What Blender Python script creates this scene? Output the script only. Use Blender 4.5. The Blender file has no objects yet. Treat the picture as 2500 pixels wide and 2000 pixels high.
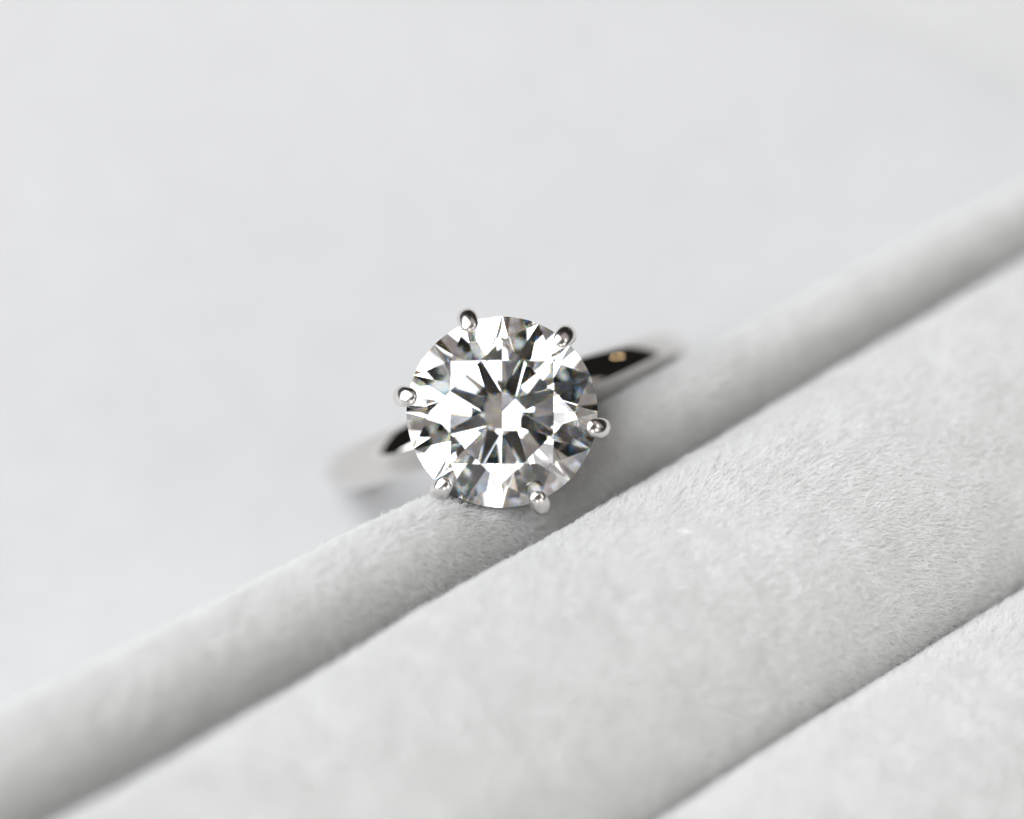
import bpy, bmesh, math
import numpy as np
from mathutils import Vector, Matrix

S = 0.001                                   # the scene is modelled in millimetres, real size
C = bpy.context.scene.collection
rng = np.random.default_rng(7)

# ------------------------------------------------------------------ view frame
# world: X along the padded rolls, Y towards the back of the tray, Z up; origin = centre of the stone
NZ = Vector((0.245, 0.776, 1.0)).normalized()
AX = Vector((0.866, 0.5, -0.6)).normalized()
AX = (AX - NZ * AX.dot(NZ)).normalized()
AY = NZ.cross(AX)
M = Matrix((AX, AY, NZ))                    # lens-axis frame -> world
Mi = np.array(M)
def w(v):                                   # lens-axis mm -> world mm
    return M @ Vector(v)

# ------------------------------------------------------------------ camera
D = 260.0
cam_d = bpy.data.cameras.new('camera'); cam = bpy.data.objects.new('camera', cam_d); C.objects.link(cam)
cam.matrix_world = Matrix.Translation(w((0.467, 0.122, D)) * S) @ M.to_4x4()
cam_d.sensor_width = 36; cam_d.lens = 36 * D / 47.9
cam_d.clip_start = 0.005; cam_d.clip_end = 50
cam_d.dof.use_dof = True; cam_d.dof.focus_distance = (D + 0.0) * S
cam_d.dof.aperture_fstop = cam_d.lens / 17.5
bpy.context.scene.camera = cam

# ------------------------------------------------------------------ render + light
sc = bpy.context.scene
sc.render.engine = 'CYCLES'
sc.cycles.use_denoising = True; sc.cycles.use_adaptive_sampling = False
sc.cycles.max_bounces = 24; sc.cycles.transmission_bounces = 24; sc.cycles.glossy_bounces = 8
sc.cycles.diffuse_bounces = 6; sc.cycles.transparent_max_bounces = 8
sc.cycles.sample_clamp_indirect = 12
sc.cycles.blur_glossy = 0.0
sc.cycles.caustics_reflective = False; sc.cycles.caustics_refractive = False
sc.view_settings.view_transform = 'Standard'; sc.view_settings.look = 'None'
sc.view_settings.exposure = 0.0; sc.view_settings.gamma = 1.0

wd = bpy.data.worlds.new('World'); sc.world = wd; wd.use_nodes = True
bg = wd.node_tree.nodes['Background']
bg.inputs[0].default_value = (1.0, 0.93, 0.90, 1); bg.inputs[1].default_value = 0.014

def around(off, az, r):                     # direction given by its angle off the lens axis and its azimuth in the view
    o, z = math.radians(off), math.radians(az)
    return w((r * math.sin(o) * math.cos(z), r * math.sin(o) * math.sin(z), r * math.cos(o)))
def area(name, off, az, r, width, height, radiance, col=(1, 1, 1)):
    """lamp turned to the ring; width runs around the view, height away from the lens axis"""
    r, width, height = r * 1.7, width * 1.7, height * 1.7
    d = bpy.data.lights.new(name, 'AREA'); d.shape = 'RECTANGLE'
    d.size, d.size_y = width * S, height * S
    d.energy = radiance * math.pi * d.size * d.size_y; d.color = col
    o = bpy.data.objects.new(name, d); C.objects.link(o)
    p = around(off, az, r); z = p.normalized()
    x = w((-math.sin(math.radians(az)), math.cos(math.radians(az)), 0)).normalized(); y = z.cross(x)
    o.matrix_world = Matrix.Translation(p * S) @ Matrix((x, y, z)).transposed().to_4x4()
    return o

area('window_light', 51, 160, 950, 1300, 580, 5.2, (0.965, 0.98, 1.0))
area('upper_window_light', 26.6, 129, 900, 450, 440, 4.8, (0.97, 0.985, 1.0))
area('side_window_light', 32, 179, 900, 520, 414, 1.6, (0.985, 0.99, 1.0))
area('lamp_light', 35.5, 267, 850, 190, 220, 4.5, (1.0, 0.97, 0.94))
area('far_window_light', 37.8, 322, 850, 230, 270, 2.6, (0.98, 0.99, 1.0))
area('slit_window_light', 41, 11.6, 850, 330, 70, 4.5, (0.99, 0.99, 1.0))
area('warm_bulb', 104, 67, 900, 12, 12, 70.0, (1.0, 0.70, 0.40))
area('right_fill_light', 42, 36, 1100, 1500, 740, 0.36, (1.0, 0.90, 0.85))  # large dim fill lamp, added in place of room ambient
area('front_fill_light', 37, 283, 1200, 2000, 760, 0.30, (1.0, 0.90, 0.86))  # second added fill lamp; lifts the grey facets and the roll fronts

# ------------------------------------------------------------------ materials
def mat(name):
    m = bpy.data.materials.new(name); m.use_nodes = True
    nt = m.node_tree; nt.nodes.clear()
    out = nt.nodes.new('ShaderNodeOutputMaterial')
    return m, nt, out
def N(nt, t, **k):
    n = nt.nodes.new(t)
    for a, b in k.items():
        if a in n.inputs: n.inputs[a].default_value = b
        else: setattr(n, a, b)
    return n

def velvet(name, col, trans):
    m, nt, out = mat(name)
    tc = N(nt, 'ShaderNodeNewGeometry')
    nz = N(nt, 'ShaderNodeTexNoise'); nz.inputs['Scale'].default_value = 420; nz.inputs['Detail'].default_value = 4
    nt.links.new(tc.outputs['Position'], nz.inputs['Vector'])
    rp = N(nt, 'ShaderNodeValToRGB')
    rp.color_ramp.elements[0].position = 0.3; rp.color_ramp.elements[1].position = 0.75
    rp.color_ramp.elements[0].color = (col[0]*.96, col[1]*.96, col[2]*.957, 1)
    rp.color_ramp.elements[1].color = (*col, 1)
    nt.links.new(nz.outputs['Fac'], rp.inputs[0])
    d = N(nt, 'ShaderNodeBsdfDiffuse'); t = N(nt, 'ShaderNodeBsdfTranslucent'); mx = N(nt, 'ShaderNodeMixShader')
    mx.inputs[0].default_value = trans
    src = rp.outputs[0]
    if trans:                                # every fibre takes the dye a little differently
        hi = N(nt, 'ShaderNodeHairInfo'); mr = N(nt, 'ShaderNodeMapRange')
        mr.inputs['To Min'].default_value = 0.95; mr.inputs['To Max'].default_value = 1.05
        nt.links.new(hi.outputs['Random'], mr.inputs['Value'])
        vm = N(nt, 'ShaderNodeVectorMath', operation='SCALE')
        nt.links.new(src, vm.inputs[0]); nt.links.new(mr.outputs[0], vm.inputs['Scale']); src = vm.outputs[0]
    for q in (d, t): nt.links.new(src, q.inputs['Color'])
    nt.links.new(d.outputs[0], mx.inputs[1]); nt.links.new(t.outputs[0], mx.inputs[2])
    if trans == 0:
        bp = N(nt, 'ShaderNodeBump'); bp.inputs['Strength'].default_value = 0.22; bp.inputs['Distance'].default_value = 0.0003
        n2 = N(nt, 'ShaderNodeTexNoise'); n2.inputs['Scale'].default_value = 2600; n2.inputs['Detail'].default_value = 6
        nt.links.new(tc.outputs['Position'], n2.inputs['Vector'])
        nt.links.new(n2.outputs['Fac'], bp.inputs['Height']); nt.links.new(bp.outputs[0], d.inputs['Normal'])
    nt.links.new(mx.outputs[0], out.inputs[0])
    return m
M_BASE = velvet('velvet_backing', (0.80, 0.80, 0.795), 0)
M_PILE = velvet('velvet_fibre', (0.935, 0.935, 0.93), 0.45)
M_PAD = velvet('velvet_pad', (0.645, 0.645, 0.648), 0)

def metal(name, r0, r1, col):
    m, nt, out = mat(name)
    p = N(nt, 'ShaderNodeBsdfPrincipled')
    p.inputs['Metallic'].default_value = 1; p.inputs['Base Color'].default_value = (*col, 1)
    g = N(nt, 'ShaderNodeNewGeometry'); nz = N(nt, 'ShaderNodeTexNoise')
    nz.inputs['Scale'].default_value = 1500; nz.inputs['Detail'].default_value = 3
    nt.links.new(g.outputs['Position'], nz.inputs['Vector'])
    mr = N(nt, 'ShaderNodeMapRange'); mr.inputs['To Min'].default_value = r0; mr.inputs['To Max'].default_value = r1
    nt.links.new(nz.outputs['Fac'], mr.inputs['Value']); nt.links.new(mr.outputs[0], p.inputs['Roughness'])
    nt.links.new(p.outputs[0], out.inputs[0])
    return m
M_METAL = metal('polished_platinum', 0.015, 0.05, (0.76, 0.74, 0.72))
M_CLAW = metal('claw_platinum', 0.18, 0.28, (0.84, 0.81, 0.79))

def diamond_mats():
    # plain stone: light entering, and the pavilion that throws it back
    m0, nt, out = mat('diamond_pavilion')
    g = N(nt, 'ShaderNodeBsdfGlass'); g.inputs['IOR'].default_value = 2.417; g.inputs['Roughness'].default_value = 0
    nt.links.new(g.outputs[0], out.inputs[0])
    # crown: light leaving the stone is split into its colours (dispersion)
    m1, nt, out = mat('diamond_crown')
    geo = N(nt, 'ShaderNodeNewGeometry')
    g = N(nt, 'ShaderNodeBsdfGlass'); g.inputs['IOR'].default_value = 2.417; g.inputs['Roughness'].default_value = 0
    prev = None
    for col, ior in (((1, 0.70, 0.2), 2.406), ((0, 0.30, 0.8), 2.430)):
        q = N(nt, 'ShaderNodeBsdfGlass'); q.inputs['IOR'].default_value = ior; q.inputs['Roughness'].default_value = 0
        q.inputs['Color'].default_value = (*col, 1)
        if prev is None: prev = q
        else:
            a = N(nt, 'ShaderNodeAddShader'); nt.links.new(prev.outputs[0], a.inputs[0]); nt.links.new(q.outputs[0], a.inputs[1]); prev = a
    mx = N(nt, 'ShaderNodeMixShader')
    nt.links.new(geo.outputs['Backfacing'], mx.inputs[0]); nt.links.new(g.outputs[0], mx.inputs[1]); nt.links.new(prev.outputs[0], mx.inputs[2])
    nt.links.new(mx.outputs[0], out.inputs[0])
    return m0, m1
M_DPAV, M_DCROWN = diamond_mats()

# ------------------------------------------------------------------ helpers
def mesh_obj(name, verts, faces, mats, parent=None, smooth=False, loc=(0, 0, 0), fmat=None):
    """verts in world mm; loc = object origin in world mm"""
    me = bpy.data.meshes.new(name)
    l = Vector(loc)
    me.from_pydata([((Vector(v) - l) * S)[:] for v in verts], [], faces)
    for m in (mats if isinstance(mats, (list, tuple)) else [mats]): me.materials.append(m)
    if fmat: me.polygons.foreach_set('material_index', fmat)
    if smooth: me.polygons.foreach_set('use_smooth', [True] * len(me.polygons))
    me.update()
    bm = bmesh.new(); bm.from_mesh(me); bmesh.ops.recalc_face_normals(bm, faces=bm.faces); bm.to_mesh(me); bm.free()
    o = bpy.data.objects.new(name, me); C.objects.link(o)
    o.location = l * S
    if parent: adopt(o, parent)
    return o
def adopt(o, parent):
    bpy.context.view_layer.update()
    o.parent = parent; o.matrix_parent_inverse = parent.matrix_world.inverted()
def empty(name, loc, label, cat):
    o = bpy.data.objects.new(name, None); C.objects.link(o); o.location = Vector(loc) * S
    o.empty_display_size = 0.002; o['label'] = label; o['category'] = cat
    bpy.context.view_layer.update()
    return o

def vnoise(x, y, seed):
    """smooth value noise, roughly -1..1"""
    r = np.random.default_rng(seed); g = r.uniform(-1, 1, (256, 256))
    xi = np.floor(x).astype(int); yi = np.floor(y).astype(int); fx = x - xi; fy = y - yi
    fx = fx * fx * (3 - 2 * fx); fy = fy * fy * (3 - 2 * fy)
    a = g[xi % 256, yi % 256]; b = g[(xi + 1) % 256, yi % 256]; c = g[xi % 256, (yi + 1) % 256]; d = g[(xi + 1) % 256, (yi + 1) % 256]
    return (a * (1 - fx) + b * fx) * (1 - fy) + (c * (1 - fx) + d * fx) * fy

RD = 4.47                                  # radius of the stone
# ------------------------------------------------------------------ ring tray
PAD_Z = -15.0
tray = empty('ring_tray', (0, -10, PAD_Z), 'pale grey velvet ring tray with padded rolls and a flat white lining', 'jewellery tray')

def roll_surface(kind):
    """returns f(x, s) -> points; s in 0..1 runs from the back foot over the top to the front foot"""
    def f(x, s):
        x = np.asarray(x, float); s = np.asarray(s, float)
        if kind == 0:      # narrow roll that the stone rests on; it tapers towards +X
            back = 0.65 - np.where(x > -4.87, 0.05, 0.064) * (x + 4.87); front = -4.7 - 0.02 * x
            zc = -8.75 + 0 * x; b = 6.7 + 0 * x
        else:
            back = (-5.45 - 0.008 * x if kind == 1 else -20.15 - 0.004 * x)
            front = back - 14.5
            zc = -4.2 + 0 * x; b = 5.0 + 0 * x
        a = (back - front) / 2; yc = (back + front) / 2
        th = np.clip((s - 0.2) / 0.6, 0, 1) * math.pi           # 0 back .. pi front
        leg = np.where(s < 0.2, (0.2 - s) / 0.2, np.where(s > 0.8, (s - 0.8) / 0.2, 0))
        e = 1.0
        cy = np.sign(np.cos(th)) * np.abs(np.cos(th)) ** e; sz = np.abs(np.sin(th)) ** np.where((th > math.pi / 2) & (kind == 0), 0.92, e)
        y = yc + a * cy; z = zc + b * sz
        z = z - leg * (zc - (-34.0))
        y = y - leg * np.sign(np.cos(th)) * 0.25 * a
        lump = 0.10 * vnoise(x / 8 + 9, s * 4 + kind * 7, 5)
        z = z + lump * (1 - leg); y = y + lump * cy * (1 - leg)
        if kind == 0:      # foam pressed down by the stone
            z = z - 1.25 * np.exp(-((x - 0.0) / 4.2) ** 2 - ((y + 2.6) / 2.6) ** 2)
            for _ in range(14):
                lc = np.stack([x, y, z], -1) @ Mi          # lens frame
                r = np.hypot(lc[..., 0], lc[..., 1])
                hit = (lc[..., 2] < 1.2) & (lc[..., 2] > -(RD + 0.52 - r) * 0.86 - 0.25)  & (r < RD + 0.52)
                z = z - np.where(hit, 0.12, 0)
        return np.stack([x, y, z], -1)
    return f
def surf_frame(f, x, s):
    p = f(x, s); dx = f(x + 0.05, s) - p; ds = f(x, s + 0.002) - p
    n = np.cross(ds, dx); n /= np.linalg.norm(n, axis=-1, keepdims=True) + 1e-12
    c = p - np.stack([x, np.zeros_like(x) + p[..., 1].mean(), np.full_like(x, PAD_Z)], -1)
    n *= np.where((n[..., 2:3] < 0), -1, 1)
    return p, n

def add_roll(kind, x0, x1, s_lo, s_hi, density, label):
    f = roll_surface(kind)
    nx, ns = 150, 60
    X, Sg = np.meshgrid(np.linspace(x0, x1, nx), np.linspace(0, 1, ns), indexing='ij')
    P = f(X, Sg).reshape(-1, 3)
    faces = [(i * ns + j, (i + 1) * ns + j, (i + 1) * ns + j + 1, i * ns + j + 1) for i in range(nx - 1) for j in range(ns - 1)]
    faces.append(tuple(j for j in range(ns)))
    faces.append(tuple((nx - 1) * ns + j for j in range(ns))[::-1])
    faces += [(i * ns, (i + 1) * ns, (i + 1) * ns + ns - 1, i * ns + ns - 1) for i in range(nx - 1)]
    o = mesh_obj('padded_roll', P.tolist(), faces, M_BASE, tray, True, (0, float(P[:, 1].mean()), PAD_Z))
    o['label'] = label
    # the pile: short fibres lying with the nap
    xs = np.linspace(x0, x1, 160); ss = np.linspace(s_lo, s_hi, 120)
    Q = f(*np.meshgrid(xs, ss, indexing='ij'))
    cell = np.linalg.norm(np.cross(np.diff(Q, axis=0)[:, :-1], np.diff(Q, axis=1)[:-1]), axis=-1)
    vx0, vx1 = -40, 46
    cx = (xs[:-1] + xs[1:]) / 2
    cell = cell * np.where((cx > vx0) & (cx < vx1), 1, 0.0)[:, None]
    n = int(cell.sum() * density)
    idx = rng.choice(cell.size, n, p=(cell / cell.sum()).ravel())
    ix, js = np.unravel_index(idx, cell.shape)
    x = xs[ix] + rng.random(n) * (xs[1] - xs[0]); s = ss[js] + rng.random(n) * (ss[1] - ss[0])
    p, nrm = surf_frame(f, x, s)
    nap = np.stack([0.6 + 0.25 * vnoise(p[:, 0] / 2.2, p[:, 1] / 2.2, 11) + 0.22 * vnoise(p[:, 0] / .5, p[:, 1] / .6, 12),
                    -0.75 + 0.25 * vnoise(p[:, 0] / 2.0, p[:, 1] / 2.0, 13) + 0.22 * vnoise(p[:, 0] / .5, p[:, 1] / .6, 14),
                    0.1 * np.ones(n)], -1) + rng.normal(0, 0.5, (n, 3))
    if kind == 2: nap = np.stack([0.4 * np.ones(n), -0.6 * np.ones(n), np.zeros(n)], -1) + rng.normal(0, 0.5, (n, 3))
    nap -= nrm * (nap * nrm).sum(-1, keepdims=True)
    lean = 0.85 + (0.2 if kind < 2 else 0.0) * vnoise(p[:, 0] / 1.5, s * 14, 15)
    L = ((0.46, 0.40, 0.32)[kind] + 0.05 * vnoise(p[:, 0] / .5, s * 40, 16)) * rng.uniform(0.7, 1.2, n)
    stray = rng.random(n) < 0.01; L[stray] *= 1.35
    t = np.array([0, 0.33, 0.67, 1.0])
    pts = np.empty((n, 4, 3))
    dirn = nrm + nap * lean[:, None] * 0.9
    for k, tk in enumerate(t):
        d = nrm * (tk - 0.18 * tk * tk)[..., None] if False else nrm * tk * 0.85 + nap * (lean[:, None] * tk * (0.3 + 0.45 * tk))
        pts[:, k] = p - nrm * 0.03 + d * L[:, None]
    rad = np.tile(np.array([0.016, 0.015, 0.012, 0.005]), (n, 1)) * rng.uniform(0.75, 1.2, (n, 1))
    hc = bpy.data.hair_curves.new('velvet_pile'); hc.add_curves([4] * n)
    hc.attributes['position'].data.foreach_set('vector', (pts.reshape(-1, 3) * S - np.array(o.location)).ravel().astype(np.float32))
    ra = hc.attributes.get('radius') or hc.attributes.new('radius', 'FLOAT', 'POINT')
    ra.data.foreach_set('value', (rad.ravel() * S).astype(np.float32))
    hc.materials.append(M_PILE)
    h = bpy.data.objects.new('velvet_pile', hc); C.objects.link(h); h['kind'] = 'stuff'
    h.location = o.location; adopt(h, o)
    return n
tot = 0
tot += add_roll(0, -70, 75, 0.12, 0.86, 140, 'narrow padded roll under the diamond')
tot += add_roll(1, -70, 75, 0.14, 0.84, 115, 'wide padded roll with softly shaded nap')
tot += add_roll(2, -70, 75, 0.14, 0.60, 130, 'out of focus padded roll at the front corner')
print('fibres', tot)

def slope(x):                                # the lining and table fall away towards -X
    return 0.2 * (x - 11.7)
# flat lining behind the rolls, with rounded rim
def lining():
    y0, r = -3.5, 10.0
    corners = [Vector((6.4, 75)), Vector((-110, 75)), Vector((-110, y0)), Vector((50, y0))]
    mid = sum(corners, Vector((0, 0))) / 4
    def rect(inset, z):
        pts = []
        for i, c in enumerate(corners):
            u = (corners[i - 1] - c).normalized(); v2 = (corners[(i + 1) % 4] - c).normalized()
            for k in range(9):
                q = k / 8; p0 = c + u * 18; p2 = c + v2 * 18
                p = p0 * (1 - q) ** 2 + c * 2 * q * (1 - q) + p2 * q * q
                p = p + (mid - p).normalized() * inset
                pts.append((p.x, p.y, z))
        return pts
    levels = [(r - r * math.cos(t), -0.3 + 0.3 * math.sin(t)) for t in np.linspace(0, math.pi / 2, 7)]
    v = []; fcs = []
    for ins, z in levels: v += [(p[0], p[1], p[2] + slope(p[0])) for p in rect(ins, PAD_Z + z)]
    n = 36
    for i in range(len(levels) - 1):
        for k in range(n):
            fcs.append((i * n + k, i * n + (k + 1) % n, (i + 1) * n + (k + 1) % n, (i + 1) * n + k))
    fcs.append(tuple((len(levels) - 1) * n + k for k in range(n))); fcs.append(tuple(range(n))[::-1])
    mesh_obj('flat_lining', v, fcs, M_PAD, tray, False, (0, 0, PAD_Z))
lining()

# table under the tray
m, nt, out = mat('white_table'); p = N(nt, 'ShaderNodeBsdfPrincipled')
nz = N(nt, 'ShaderNodeTexNoise'); nz.inputs['Scale'].default_value = 60; nz.inputs['Detail'].default_value = 5
g = N(nt, 'ShaderNodeNewGeometry'); nt.links.new(g.outputs['Position'], nz.inputs['Vector'])
rp = N(nt, 'ShaderNodeValToRGB'); rp.color_ramp.elements[0].color = (.62, .62, .615, 1); rp.color_ramp.elements[1].color = (.64, .64, .635, 1)
nt.links.new(nz.outputs['Fac'], rp.inputs[0]); nt.links.new(rp.outputs[0], p.inputs['Base Color']); p.inputs['Roughness'].default_value = 0.6
nt.links.new(p.outputs[0], out.inputs[0])
zt = PAD_Z - 0.25
t = mesh_obj('tabletop', [(a, b, c + slope(a)) for a, b, c in [(-400, -300, zt), (300, -300, zt), (300, 400, zt), (-400, 400, zt),
                          (-400, -300, zt - 20), (300, -300, zt - 20), (300, 400, zt - 20), (-400, 400, zt - 20)]],
             [(0, 1, 2, 3), (4, 7, 6, 5), (0, 4, 5, 1), (1, 5, 6, 2), (2, 6, 7, 3), (3, 7, 4, 0)], m)
t['kind'] = 'structure'

# ------------------------------------------------------------------ the ring
RD = 4.47                                  # stone radius
RO, BT = 9.55, 1.55                        # outer radius and thickness of the band
ZC = -4.0 - RO                             # centre of the band below the girdle
RA = math.radians(20.3)                    # direction of the band across the view
ring = empty('diamond_ring', w((0, 0, ZC - RO)), 'polished platinum ring with a six claw diamond leaning on the narrow roll', 'ring')
def rl(x, y, z):                           # ring frame: x along band, y across, z = stone axis
    x += 0.2; return w((x * math.cos(RA) - y * math.sin(RA), x * math.sin(RA) + y * math.cos(RA), z))
def dl(r, ang, z):                         # stone frame (polar, angle as seen in the view)
    a = math.radians(ang); return w((r * math.cos(a), r * math.sin(a), z))

def build_diamond():
    rt, ca, pa = 0.583, math.radians(34.4), math.radians(40.6)
    c8 = math.cos(math.radians(22.5))
    gt, gb = 0.014, -0.014                  # girdle thickness at the main tips
    V = []; F = []; FM = []
    def v(r, a, z): V.append(dl(r * RD, a, z * RD)); return len(V) - 1
    kite = [22.5 + 45 * k for k in range(8)]; mid = [45 * k for k in range(8)]   # mid[k] lies between kite[k-1], kite[k]
    zt_ = gt + (1 - rt) * math.tan(ca)
    T = [v(rt, a, zt_) for a in kite]
    rs = 0.752
    Sx = [v(rs, a, gt + (1 - rs * c8) * math.tan(ca)) for a in mid]
    zs = gt + (1 - rs * c8) * math.tan(ca)
    rl_ = 1 - 0.79
    J = [v(rl_, a, gb - (1 - rl_ * c8) * math.tan(pa)) for a in mid]
    zj = gb - (1 - rl_ * c8) * math.tan(pa)
    cu = v(0, 0, gb - math.tan(pa))
    zmt, zmb = gt + 0.008, gb - 0.008
    n = 6
    def arc(a0, z0, a1, z1, apex):           # rim points of one half facet, lying in its plane
        P0 = Vector((math.cos(math.radians(a0)), math.sin(math.radians(a0)), z0))
        P1 = Vector((math.cos(math.radians(a1)), math.sin(math.radians(a1)), z1))
        nn = (P1 - P0).cross(apex - P0)
        out = []
        for k in range(1, n):
            a = math.radians(a0 + (a1 - a0) * k / n); x, y = math.cos(a), math.sin(a)
            z = P0.z - (nn.x * (x - P0.x) + nn.y * (y - P0.y)) / nn.z
            out.append((math.degrees(a), z))
        return out
    top = {}; bot = {}
    for k in range(8):
        for (a0, z0, a1, z1) in ((mid[k], 1, kite[k], 0), (kite[k], 0, mid[k] + 45, 1)):
            mk = mid[k] if z0 == 1 else mid[k] + 45
            ap = Vector((rs * math.cos(math.radians(mk)), rs * math.sin(math.radians(mk)), zs))
            aj = Vector((rl_ * math.cos(math.radians(mk)), rl_ * math.sin(math.radians(mk)), zj))
            top[(a0, a1)] = arc(a0, zmt if z0 else gt, a1, zmt if z1 else gt, ap)
            bot[(a0, a1)] = arc(a0, zmb if z0 else gb, a1, zmb if z1 else gb, aj)
    GT = {}; GB = {}
    def gv(d, a, z):
        key = round(a % 360, 3)
        if key not in d: d[key] = v(1, a, z)
        return d[key]
    order = []
    for k in range(8):
        for (a0, a1) in ((mid[k], kite[k]), (kite[k], mid[k] + 45)):
            zz0 = (zmt, zmb) if a0 != kite[k] else (gt, gb); zz1 = (zmt, zmb) if a1 != kite[k] else (gt, gb)
            tp = [gv(GT, a0, zz0[0])] + [gv(GT, a, z) for a, z in top[(a0, a1)]] + [gv(GT, a1, zz1[0])]
            bp = [gv(GB, a0, zz0[1])] + [gv(GB, a, z) for a, z in bot[(a0, a1)]] + [gv(GB, a1, zz1[1])]
            mi = k if a0 == mid[k] else (k + 1) % 8
            F.append(tp + [Sx[mi]]); FM.append(1)
            F.append(bp[::-1] + [J[mi]]); FM.append(0)
            for q in range(n): F.append([tp[q], bp[q], bp[q + 1], tp[q + 1]]); FM.append(0)
    for k in range(8):
        tip_t = GT[round(kite[k] % 360, 3)]; tip_b = GB[round(kite[k] % 360, 3)]
        F.append([T[k], Sx[k], tip_t, Sx[(k + 1) % 8]]); FM.append(1)       # kites
        F.append([T[k - 1], Sx[k], T[k]]); FM.append(1)                     # stars
        F.append([cu, J[(k + 1) % 8], tip_b, J[k]]); FM.append(0)           # pavilion mains
    F.append(T); FM.append(1)
    return mesh_obj('diamond', V, F, [M_DPAV, M_DCROWN], ring, False, (0, 0, 0), FM)
build_diamond()['label'] = 'round brilliant cut diamond'

def sweep(path, radii, tang_hint=None, n=20, squash=None):
    """closed-ended tube along path (Vectors, mm)"""
    V = []; F = []
    up = Vector((0.123, 0.456, 0.78))
    prevb = None
    for i, p in enumerate(path):
        t = (path[min(i + 1, len(path) - 1)] - path[max(i - 1, 0)]).normalized()
        if prevb is None: b = t.cross(tang_hint or up).normalized()
        else: b = (prevb - t * prevb.dot(t)).normalized()
        prevb = b; c = t.cross(b)
        r1, r2 = radii[i] if isinstance(radii[i], tuple) else (radii[i], radii[i])
        for k in range(n):
            a = 2 * math.pi * k / n
            V.append(p + b * (r1 * math.cos(a)) + c * (r2 * math.sin(a)))
    m_ = len(path)
    for i in range(m_ - 1):
        for k in range(n):
            F.append((i * n + k, i * n + (k + 1) % n, (i + 1) * n + (k + 1) % n, (i + 1) * n + k))
    F.append(tuple(range(n))[::-1]); F.append(tuple((m_ - 1) * n + k for k in range(n)))
    return V, F

def catmull(pts, per):
    out = []
    P = [pts[0]] + pts + [pts[-1]]
    for i in range(1, len(P) - 2):
        for k in range(per):
            t = k / per
            out.append(tuple(0.5 * (2 * P[i][j] + (P[i+1][j] - P[i-1][j]) * t + (2*P[i-1][j] - 5*P[i][j] + 4*P[i+1][j] - P[i+2][j]) * t*t
                                    + (-P[i-1][j] + 3*P[i][j] - 3*P[i+1][j] + P[i+2][j]) * t**3) for j in range(len(pts[0]))))
    out.append(tuple(pts[-1]))
    return out

def prong(ang):
    # (r, z, half width across, half width along radius)
    ctrl = [(1.35, -4.75, .42, .42), (2.6, -3.1, .40, .42), (3.85, -1.45, .42, .44), (4.60, -0.38, .47, .45), (4.74, 0.12, .49, .43),
            (4.66, 0.46, .49, .37), (4.42, 0.70, .45, .29), (4.22, 0.81, .38, .20), (4.08, 0.83, .27, .13), (4.02, .82, .10, .06)]
    c = catmull(ctrl, 5)
    path = [dl(r, ang, z) for r, z, _, _ in c]
    hint = dl(1, ang + 90, 0) - dl(0, 0, 0)
    radii = [(b, a) for _, _, a, b in c]
    V, F = sweep(path, radii, hint, 20)
    o = mesh_obj('prong', V, F, M_CLAW, ring, True, path[0])
    return o
for a in (110.3, 50.3, -9.3, -67.4, -128.5, 170.8): prong(a)

def gallery(rc, zc, rt):   # collar that ties the claws together under the stone
    V = []; F = []; n, k_ = 72, 12
    for i in range(n):
        a = 360 * i / n
        for k in range(k_):
            b = 2 * math.pi * k / k_
            V.append(dl(rc + rt * math.cos(b), a, zc + rt * math.sin(b)))
    for i in range(n):
        for k in range(k_):
            F.append((i*k_+k, ((i+1)%n)*k_+k, ((i+1)%n)*k_+(k+1)%k_, i*k_+(k+1)%k_))
    mesh_obj('collar', V, F, M_METAL, ring, True, dl(0, 0, zc))
gallery(2.35, -3.35, 0.31)
gallery(3.12, -1.95, 0.40)  # unseen upper rail, added to block light leaking through the pavilion

def band():
    V = []; F = []; n = 144
    # half profile: (across y, outward h) ; soft ridge on the outside, comfort-curved inside
    for i in range(n):
        th = 2 * math.pi * i / n; up = (1 + math.cos(th)) / 2     # th = 0 at the head
        hw = max(0.8, 0.43 + 0.88 * up); tk = BT * (0.92 + 0.12 * up)
        prof = []
        for y, h in ((-1, .40), (-.96, .52), (-.75, .67), (-.45, .85), (-.16, .97), (0, 1.0), (.16, .97), (.45, .85), (.75, .67), (.96, .52), (1, .40),
                     (.96, .2), (.8, .07), (.5, .02), (0, 0), (-.5, .02), (-.8, .07), (-.96, .2)):
            prof.append((y * hw, RO - tk + tk * h))
        for y, r in prof: V.append(rl(r * math.sin(th), y - 0.08 * (1 + math.cos(th)) / 2, ZC + r * math.cos(th)))
    k_ = 18
    for i in range(n):
        for k in range(k_):
            F.append((i*k_+k, ((i+1)%n)*k_+k, ((i+1)%n)*k_+(k+1)%k_, i*k_+(k+1)%k_))
    mesh_obj('band', V, F, M_METAL, ring, True, rl(0, 0, ZC))
band()
